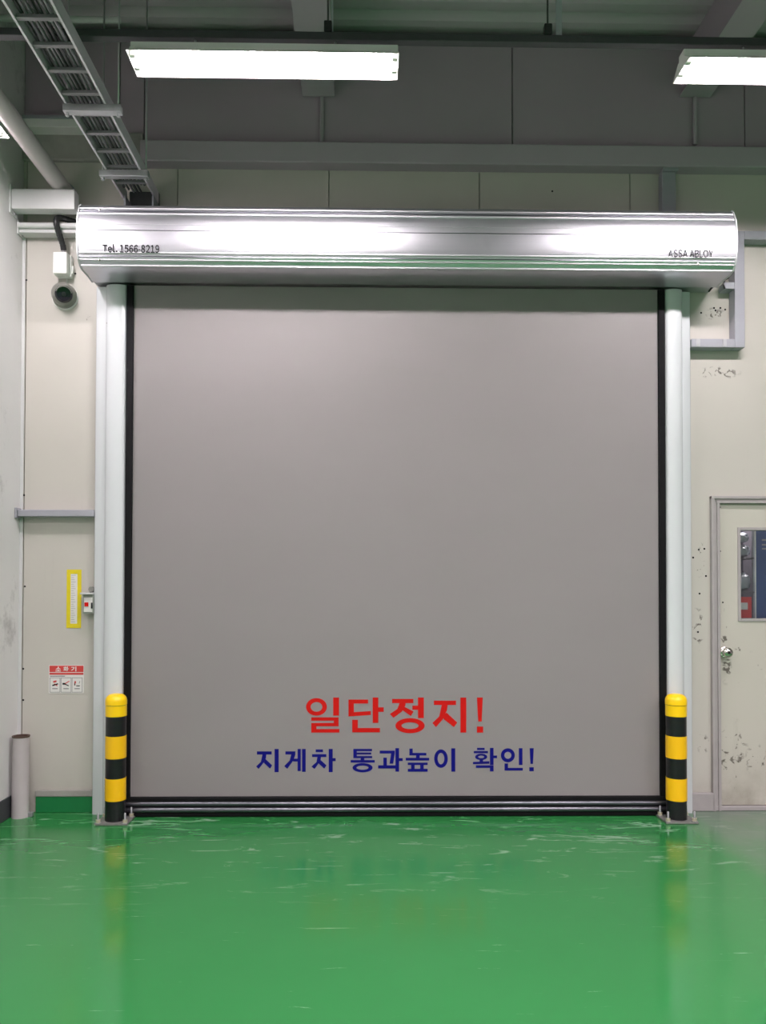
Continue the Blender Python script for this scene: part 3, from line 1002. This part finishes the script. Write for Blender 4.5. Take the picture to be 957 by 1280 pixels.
MB().lathe([(0.0, prof[-1][1] + 0.002), (0.013, prof[-1][1] + 0.003), (0.015, prof[-1][1] + 0.006), (0.006, prof[-1][1] + 0.008), (0, prof[-1][1] + 0.005)], ce, dirn, 20).build('lens', 'black_plastic', dc)
# visor over the lens
vis = MB()
qrot = Vector((0, 0, 1)).rotation_difference(dirn)
upv = (Vector((0, 0, 1)) - dirn * dirn.z).normalized()
sv = dirn.cross(upv).normalized()
A, B = [], []
for i in range(15):
    a_ = R(-75 + 150 * i / 14)
    d_ = upv * math.cos(a_) + sv * math.sin(a_)
    A.append((ce + d_ * 0.056 + dirn * 0.05, ce + d_ * 0.05 + dirn * (0.082 + 0.010 * math.cos(a_))))
for (a1, b1), (a2, b2) in zip(A, A[1:]):
    vis.poly([a1, a2, b2, b1])
bmesh.ops.remove_doubles(vis.bm, verts=vis.bm.verts[:], dist=1e-5)
bmesh.ops.solidify(vis.bm, geom=vis.bm.faces[:], thickness=0.004)
vis.build('visor', 'grey_plastic', dc)
MB().tube([(c0.x + 0.012, -0.004, c0.z + 0.08), (c0.x + 0.013, -0.006, a.z + 0.002)], 0.004, 8).build('lead', 'white_plastic', dc)

# yellow framed ruled sticker
st = thing('wall_sticker', 'tall yellow-framed ruled sticker on the cream wall beside the left post', 'sticker', at(93, 785, 0))
o_ = [(at(83, 785, 0)), (at(102, 712, 0))]
i_ = [(at(88, 779.5, 0)), (at(97, 717.5, 0))]
X0, Z0, X1, Z1 = o_[0].x, o_[0].z, o_[1].x, o_[1].z
U0, V0, U1, V1 = i_[0].x, i_[0].z, i_[1].x, i_[1].z
MB().box(X0, U0, -0.003, -0.0008, Z0, Z1).box(U1, X1, -0.003, -0.0008, Z0, Z1).box(U0, U1, -0.003, -0.0008, Z0, V0).box(U0, U1, -0.003, -0.0008, V1, Z1).build('border', 'sticker_yellow', st)
MB().box(U0, U1, -0.002, -0.0008, V0, V1).build('label_field', 'sign_white', st)
mbr = MB()
for i in range(22):
    z = V0 + (V1 - V0) * (i + 0.7) / 22.4
    mbr.box(U0 + 0.004, U1 - 0.012 - 0.006 * (i % 3), -0.0024, -0.0019, z, z + 0.0022)
o = mbr.build('ruled_lines', 'sign_grey', st)
o['kind'] = 'stuff'

# switch box with hood on the side of the left post
sw = thing('switch_box', 'small grey switch box with red button hung on the left white post', 'switch', at(110, 768, -0.05))
y0, y1 = -0.072, -0.006
a, b = at(103, 767, y0), at(117.5, 743, y0)
b.x = min(b.x, plx0 - 0.001)
MB().box(a.x, b.x, y0, y1, a.z, b.z, 0.004).build('body', 'grey_switch', sw)
MB().box(a.x - 0.008, b.x, y0 - 0.03, y1, b.z - 0.001, b.z + 0.012, 0.003).build('hood', 'light_paint', sw)
pa, pb = at(105, 765, y0), at(115.5, 747, y0)
MB().box(pa.x, pb.x, y0 - 0.006, y0 + 0.002, pa.z, pb.z, 0.002).build('face_plate', 'sign_white', sw)
pc_ = at(108.5, 755.5, y0)
MB().box(pc_.x - 0.013, pc_.x + 0.013, y0 - 0.012, y0 - 0.005, pc_.z - 0.014, pc_.z + 0.014, 0.002).build('red_button', 'red', sw)
MB().box(pb.x - 0.006, pb.x + 0.004, y0 - 0.014, y0 - 0.002, pc_.z - 0.028, pc_.z + 0.012, 0.002).build('latch', 'black_plastic', sw)
pk = at(114.5, 737, -0.05)
MB().lathe([(0, -0.012), (0.02, -0.012), (0.022, 0.0), (0.018, 0.014), (0, 0.016)], (min(pk.x, plx0 - 0.022), -0.045, pk.z), (0, -1, 0.2), 18).build('cable_gland', 'grey_plastic', sw)

# fire extinguisher sign
sg = thing('extinguisher_sign', 'red and white fire extinguisher instruction sign low on the wall left of the door', 'sign', at(83, 866, 0))
a, b = at(61, 866.5, 0), at(105, 831.5, 0)
tilt_ = 0
MB().box(a.x, b.x, -0.003, -0.0008, a.z, b.z).build('plate', 'sign_white', sg)
w, h = b.x - a.x, b.z - a.z
MB().box(a.x + 0.004, b.x - 0.002, -0.0036, -0.0028, b.z - h * 0.245, b.z - 0.003).build('title_band', 'sign_red', sg)
MB().box(a.x + 0.004, b.x - 0.002, -0.0036, -0.0028, b.z - h * 0.34, b.z - h * 0.27).build('rule_band', 'sign_red', sg)
for ch, u in (('소', 0.27), ('화', 0.49), ('기', 0.71)):
    cx_ = a.x + w * u
    text_mesh(ch, cx_ - 0.018, cx_ + 0.018, b.z - h * 0.22, b.z - h * 0.045, -0.0041, 'sign_white', 'letter', sg, 0.03)
MB().box(a.x + 0.008, a.x + w * 0.46, -0.0036, -0.0028, b.z - h * 0.405, b.z - h * 0.375).build('small_print', 'sign_grey', sg)
for i in range(3):
    u0 = a.x + 0.006 + (w - 0.012) * i / 3 + 0.001
    u1 = a.x + 0.006 + (w - 0.012) * (i + 1) / 3 - 0.003
    v0, v1 = a.z + 0.006, b.z - h * 0.44
    t_ = 0.003
    f = MB().box(u0, u0 + t_, -0.0036, -0.0028, v0, v1).box(u1 - t_, u1, -0.0036, -0.0028, v0, v1).box(u0, u1, -0.0036, -0.0028, v0, v0 + t_).box(u0, u1, -0.0036, -0.0028, v1 - t_, v1).build('picture_frame', 'sign_grey', sg)
    uc, vc = (u0 + u1) / 2, v0 + (v1 - v0) * 0.62
    s_ = 0.01
    def bar_(x0, z0, x1, z1, tk, mat, nm):
        d = Vector((x1 - x0, z1 - z0)).normalized() * tk
        MB().prism([(x0 - d.y, z0 + d.x), (x1 - d.y, z1 + d.x), (x1 + d.y, z1 - d.x), (x0 + d.y, z0 - d.x)], 'y', -0.0037, -0.0029).build(nm, mat, f)
    if i == 0:
        bar_(uc - 0.018, vc - 0.016, uc + 0.02, vc - 0.004, 0.004, 'ink', 'pictogram')
        bar_(uc - 0.012, vc + 0.008, uc + 0.01, vc + 0.014, 0.006, 'sign_red', 'pictogram')
        bar_(uc - 0.006, vc - 0.004, uc + 0.016, vc - 0.018, 0.003, 'sign_red', 'pictogram')
    elif i == 1:
        bar_(uc - 0.024, vc - 0.004, uc - 0.004, vc - 0.004, 0.006, 'ink', 'pictogram')
        bar_(uc - 0.008, vc - 0.004, uc + 0.022, vc + 0.014, 0.003, 'sign_red', 'pictogram')
        bar_(uc - 0.008, vc - 0.006, uc + 0.018, vc - 0.018, 0.003, 'ink', 'pictogram')
    else:
        bar_(uc - 0.016, vc + 0.004, uc - 0.016, vc - 0.016, 0.003, 'ink', 'pictogram')
        bar_(uc - 0.018, vc + 0.006, uc - 0.008, vc + 0.006, 0.008, 'sign_red', 'pictogram')
        bar_(uc - 0.006, vc - 0.018, uc + 0.018, vc - 0.018, 0.003, 'ink', 'pictogram')
        bar_(uc + 0.018, vc + 0.014, uc + 0.014, vc - 0.002, 0.002, 'sign_grey', 'pictogram')
    bar_(uc - 0.018, v0 + (v1 - v0) * 0.25, uc + 0.018, v0 + (v1 - v0) * 0.25, 0.003, 'sign_grey', 'caption')

# grey stub of pipe standing in the corner
pf = atz(24, 1011, 0.0)
rp = 0.052
ztp = at(25, 920, -0.11).z
sp = thing('pipe_post', 'short hollow grey pipe standing on the floor in the left corner', 'pipe post', (XL + 0.071, -0.11, 0))
xq, yq = XL + 0.071, -0.11
MB().lathe([(rp + 0.003, 0.0), (rp, ztp - 0.01), (rp + 0.002, ztp), (rp - 0.006, ztp), (rp - 0.006, 0.02), (0, 0.02)], (xq, yq, 0), seg=32).build('shell', 'pvc', sp)
MB().lathe([(rp + 0.003, ztp - 0.006), (rp + 0.004, ztp + 0.003), (rp - 0.007, ztp + 0.003), (rp - 0.007, ztp - 0.1), (rp - 0.0062, ztp - 0.1)], (xq, yq, 0), seg=32).build('rim', 'brown', sp)
MB().box(xq + rp, xq + rp + 0.03, yq - 0.01, yq + 0.02, 0.001, 0.03, 0.004).build('anchor', 'steel', sp)

# ------------------------------------------------------------------ ducts right of the hood
vd = thing('riser_duct', 'grey vertical riser duct on the wall above the right end of the hood', 'duct', at(836, 262, 0))
a, b = at(827.5, 262, -0.07), at(844.5, 215, -0.07)
MB().box(a.x, b.x, -0.07, -0.001, 3.93, b.z, 0.004).build('trunking', 'grey_paint', vd)
MB().box(b.x - 0.09, b.x + 0.012, -0.085, -0.001, b.z + 0.002, at(836, 204.5, -0.085).z - 0.001, 0.004).build('coupler', 'grey_paint', vd)

rd = thing('wall_duct', 'grey square duct bending round the wall to the right of the hood', 'duct', at(923, 430, 0))
y = -0.085
v0_, v1_ = at(918.5, 430, y), at(930, 290, y)
hz1, hz0 = at(900, 423.5, y).z, at(900, 434, y).z
MB().box(v0_.x, v1_.x, y, -0.001, hz0 + 0.0, at(925, 288.5, y).z, 0.003).build('vertical_run', 'grey_paint', rd)
MB().box(prx1 + 0.001, v0_.x - 0.0005, y, -0.001, hz0, hz1, 0.003).build('lower_run', 'grey_paint', rd)
MB().box(v1_.x + 0.0005, DX1 + 0.4, y, -0.001, at(945, 299.5, y).z, at(945, 288.5, y).z, 0.003).build('upper_run', 'grey_paint', rd)
MB().box(at(905, 356, y).x, v0_.x - 0.0005, y, -0.001, at(910, 361, y).z, at(910, 352.5, y).z, 0.003).build('short_arm', 'grey_paint', rd)
for px in (872, 905):
    p = at(px, 428, y)
    MB().box(p.x - 0.012, p.x + 0.014, y - 0.004, y + 0.002, hz0 + 0.002, hz1 - 0.002, 0.001).build('saddle', 'steel', rd)
cab = MB()
pts = [at(914, 338, -0.06), at(909, 348, -0.1), at(899, 352, -0.11), at(889, 360, -0.11), at(886, 364, -0.06)]
tag(cab.tube(pts, 0.007, 8).build('motor_cable', 'black_plastic', None), 'short black cable coming out under the right end of the hood', 'cable')
cab = MB()
pts = [at(905, 351, -0.095), at(904, 356, -0.1), at(905.5, 361, -0.095)]
tag(cab.tube(pts, 0.006, 8).build('cable_tie', 'black_plastic', None), 'black tie wrapped round the short arm of the grey duct', 'cable')

# ------------------------------------------------------------------ side door at the right
sd = bpy.data.objects.new('door_1', None)
sd.location = (DX0, 0, 0)
COL.objects.link(sd)
structure(sd)
tag(sd, 'cream steel side door with a glazed window and round knob at the right edge')
fx0 = at(890, 800, -0.03).x
fz = at(925, 620, -0.03).z
fw = at(901, 800, -0.03).x - fx0
fx1 = DX1 + 0.03
for nm, bx_ in (('door_jamb', (fx0, fx0 + fw)), ('door_jamb', (fx1 - fw, fx1))):
    o = MB().box(bx_[0], bx_[0] + fw * 0.36, -0.03, 0.09, 0.0, fz, 0.003).box(bx_[0] + fw * 0.36, bx_[0] + fw * 0.68, -0.018, 0.09, 0.0, fz - 0.02, 0.002).box(bx_[0] + fw * 0.68, bx_[1], -0.026, 0.09, 0.0, fz - 0.035, 0.003).build(nm, 'cream_frame', sd)
MB().box(fx0 + 0.0, fx1, -0.031, 0.09, fz - 0.02, fz, 0.003).box(fx0 + fw * 0.5, fx1 - fw * 0.5, -0.02, 0.09, fz - 0.032, fz - 0.0195, 0.002).box(fx0 + fw * 0.6, fx1 - fw * 0.6, -0.027, 0.09, fz - 0.05, fz - 0.0315, 0.003).build('door_head', 'cream_frame', sd)
ex0, ex1, ez0, ez1 = fx0 + fw + 0.003, fx1 - fw - 0.003, 0.035, fz - 0.053
yl = 0.0
wx0, wz0, wz1 = at(922, 700, yl).x, at(940, 776, yl).z, at(940, 660, yl).z
wx1 = wx0 + 0.40
leaf = MB().box(ex0, wx0, yl, 0.045, ez0, ez1).box(wx1, ex1, yl, 0.045, ez0, ez1).box(wx0, wx1, yl, 0.045, ez0, wz0).box(wx0, wx1, yl, 0.045, wz1, ez1)
bmesh.ops.remove_doubles(leaf.bm, verts=leaf.bm.verts[:], dist=1e-5)
leaf = leaf.build('door_leaf', 'door', sd)
MB().box(fx0 + 0.01, fx1 - 0.01, -0.02, 0.09, 0.0005, 0.032, 0.004).build('threshold', 'cream_frame', sd)
fr = 0.016
wf = MB().box(wx0 - 0.004, wx0 + fr, yl - 0.008, 0.05, wz0 - 0.004, wz1 + 0.004, 0.002).box(wx1 - fr, wx1 + 0.004, yl - 0.008, 0.05, wz0 - 0.004, wz1 + 0.004, 0.002)
wf.box(wx0 + fr, wx1 - fr, yl - 0.008, 0.05, wz0 - 0.004, wz0 + fr, 0.002).box(wx0 + fr, wx1 - fr, yl - 0.008, 0.05, wz1 - fr, wz1 + 0.004, 0.002)
wf.build('window_frame', 'cream_frame', leaf)
MB().box(wx0 + fr - 0.002, wx1 - fr + 0.002, 0.018, 0.023, wz0 + fr - 0.002, wz1 - fr + 0.002).build('window_pane', 'glass', leaf)
pk = at(908, 815.5, -0.04)
kn = MB().lathe([(0, 0), (0.037, 0.0), (0.036, 0.006), (0.02, 0.012), (0.014, 0.016), (0.014, 0.03), (0.027, 0.036), (0.0345, 0.048), (0.034, 0.06), (0.026, 0.07), (0.010, 0.073), (0.009, 0.070), (0, 0.070)], (pk.x, yl - 0.0005, pk.z), (0, -1, 0), 32).build('door_knob', 'chrome', leaf)
MB().lathe([(0, 0.0), (0.0075, 0.0), (0.0075, 0.004), (0, 0.004)], (pk.x, yl - 0.0705, pk.z), (0, -1, 0), 14).build('keyhole', 'ink', kn)
for (px, py) in ((899, 634), (898.5, 689), (903, 753)):
    p = at(px, py, yl)
    MB().lathe([(0, 0.003), (0.005, 0.002), (0.006, 0)], (max(p.x, ex0 + 0.008), yl - 0.0002, p.z), (0, -1, 0), 8).build('screw', 'ink', leaf)

area((DX0 + DX1) / 2, 0.36, 2.3, 0.6, 0.12, 9.0)  # unseen lamp added to brighten the things behind the side door window
# store room behind the side door with what its window shows
structure(MB().box(DX0 - 0.3, DX1 + 0.3, 0.6, 0.65, 0, 2.6).build('wall_store', 'dark_fill'))
bx0 = at(944, 700, 0.16).x
bb = thing('notice_board', 'blue board with pale edge strip behind the side door window', 'board', (bx0, 0.18, 1.0))
MB().box(bx0 + 0.006, bx0 + 0.5, 0.17, 0.185, 1.0, 2.0, 0.002).build('panel', 'blue_board', bb)
MB().box(bx0 - 0.006, bx0 + 0.006, 0.165, 0.19, 1.0, 2.0, 0.002).build('edge_strip', 'sign_white', bb)
for py in (675, 681, 686):
    z = at(956, py, 0.17).z
    MB().box(bx0 + 0.05, bx0 + 0.12, 0.1685, 0.1705, z - 0.006, z + 0.006).build('paper_label', 'bag', bb)
shelf = thing('store_shelf', 'dark grey shelf unit standing behind the side door window', 'shelf', (bx0 - 0.2, 0.3, 0))
MB().box(bx0 - 0.42, bx0 - 0.008, 0.32, 0.34, 0.0, 2.1, 0.002).build('back_panel', 'dark_fill', shelf)
zs = [at(930, q_, 0.25).z for q_ in (772, 739, 697)]
for z in zs + [0.5, 0.02]:
    MB().box(bx0 - 0.42, bx0 - 0.008, 0.16, 0.32, z - 0.015, z, 0.002).build('shelf_board', 'dark_fill', shelf)
for x in (bx0 - 0.42, bx0 - 0.02):
    MB().box(x, x + 0.012, 0.16, 0.175, 0.0, 2.1).build('upright', 'grey_paint', shelf)


def film_bag(x, z, w, h, label):
    mb = MB()
    bmesh.ops.create_icosphere(mb.bm, subdivisions=3, radius=1.0)
    for v in mb.bm.verts:
        d = v.co.copy()
        wv = 1 + 0.10 * math.sin(9 * d.x + 5 * d.z) + 0.08 * math.sin(13 * d.z - 4 * d.x + x * 50)
        sx = math.copysign(abs(d.x) ** 0.6, d.x)
        sz = math.copysign(abs(d.z) ** 0.7, d.z)
        v.co = (x + sx * w / 2, 0.24 + d.y * 0.06 * wv, z + h / 2 + max(sz * wv, -1.0) * h / 2)
    for f in mb.bm.faces:
        f.smooth = True
    tag(mb.build('film_bag', 'bag', None), label, 'bag', 'film bags behind the side door window')


film_bag(bx0 - 0.10, zs[2] + 0.001, 0.19, 0.09, 'lower crumpled clear film bag on the top shelf seen through the side door window')
film_bag(bx0 - 0.10, zs[2] + 0.104, 0.17, 0.075, 'upper crumpled clear film bag at the top of the side door window')
film_bag(bx0 - 0.10, zs[1] + 0.001, 0.19, 0.13, 'crumpled clear film bag on the middle shelf seen through the side door window')
cx_ = bx0 - 0.075
rb = thing('red_carton', 'red carton with white label behind the lower side door window', 'carton', (cx_, 0.22, zs[0]))
MB().box(cx_ - 0.07, cx_ + 0.05, 0.17, 0.3, zs[0] + 0.001, zs[0] + 0.15, 0.003).build('box', 'sign_red', rb)
MB().box(cx_ - 0.05, cx_ + 0.02, 0.168, 0.1705, zs[0] + 0.06, zs[0] + 0.11).build('label_patch', 'sign_white', rb)
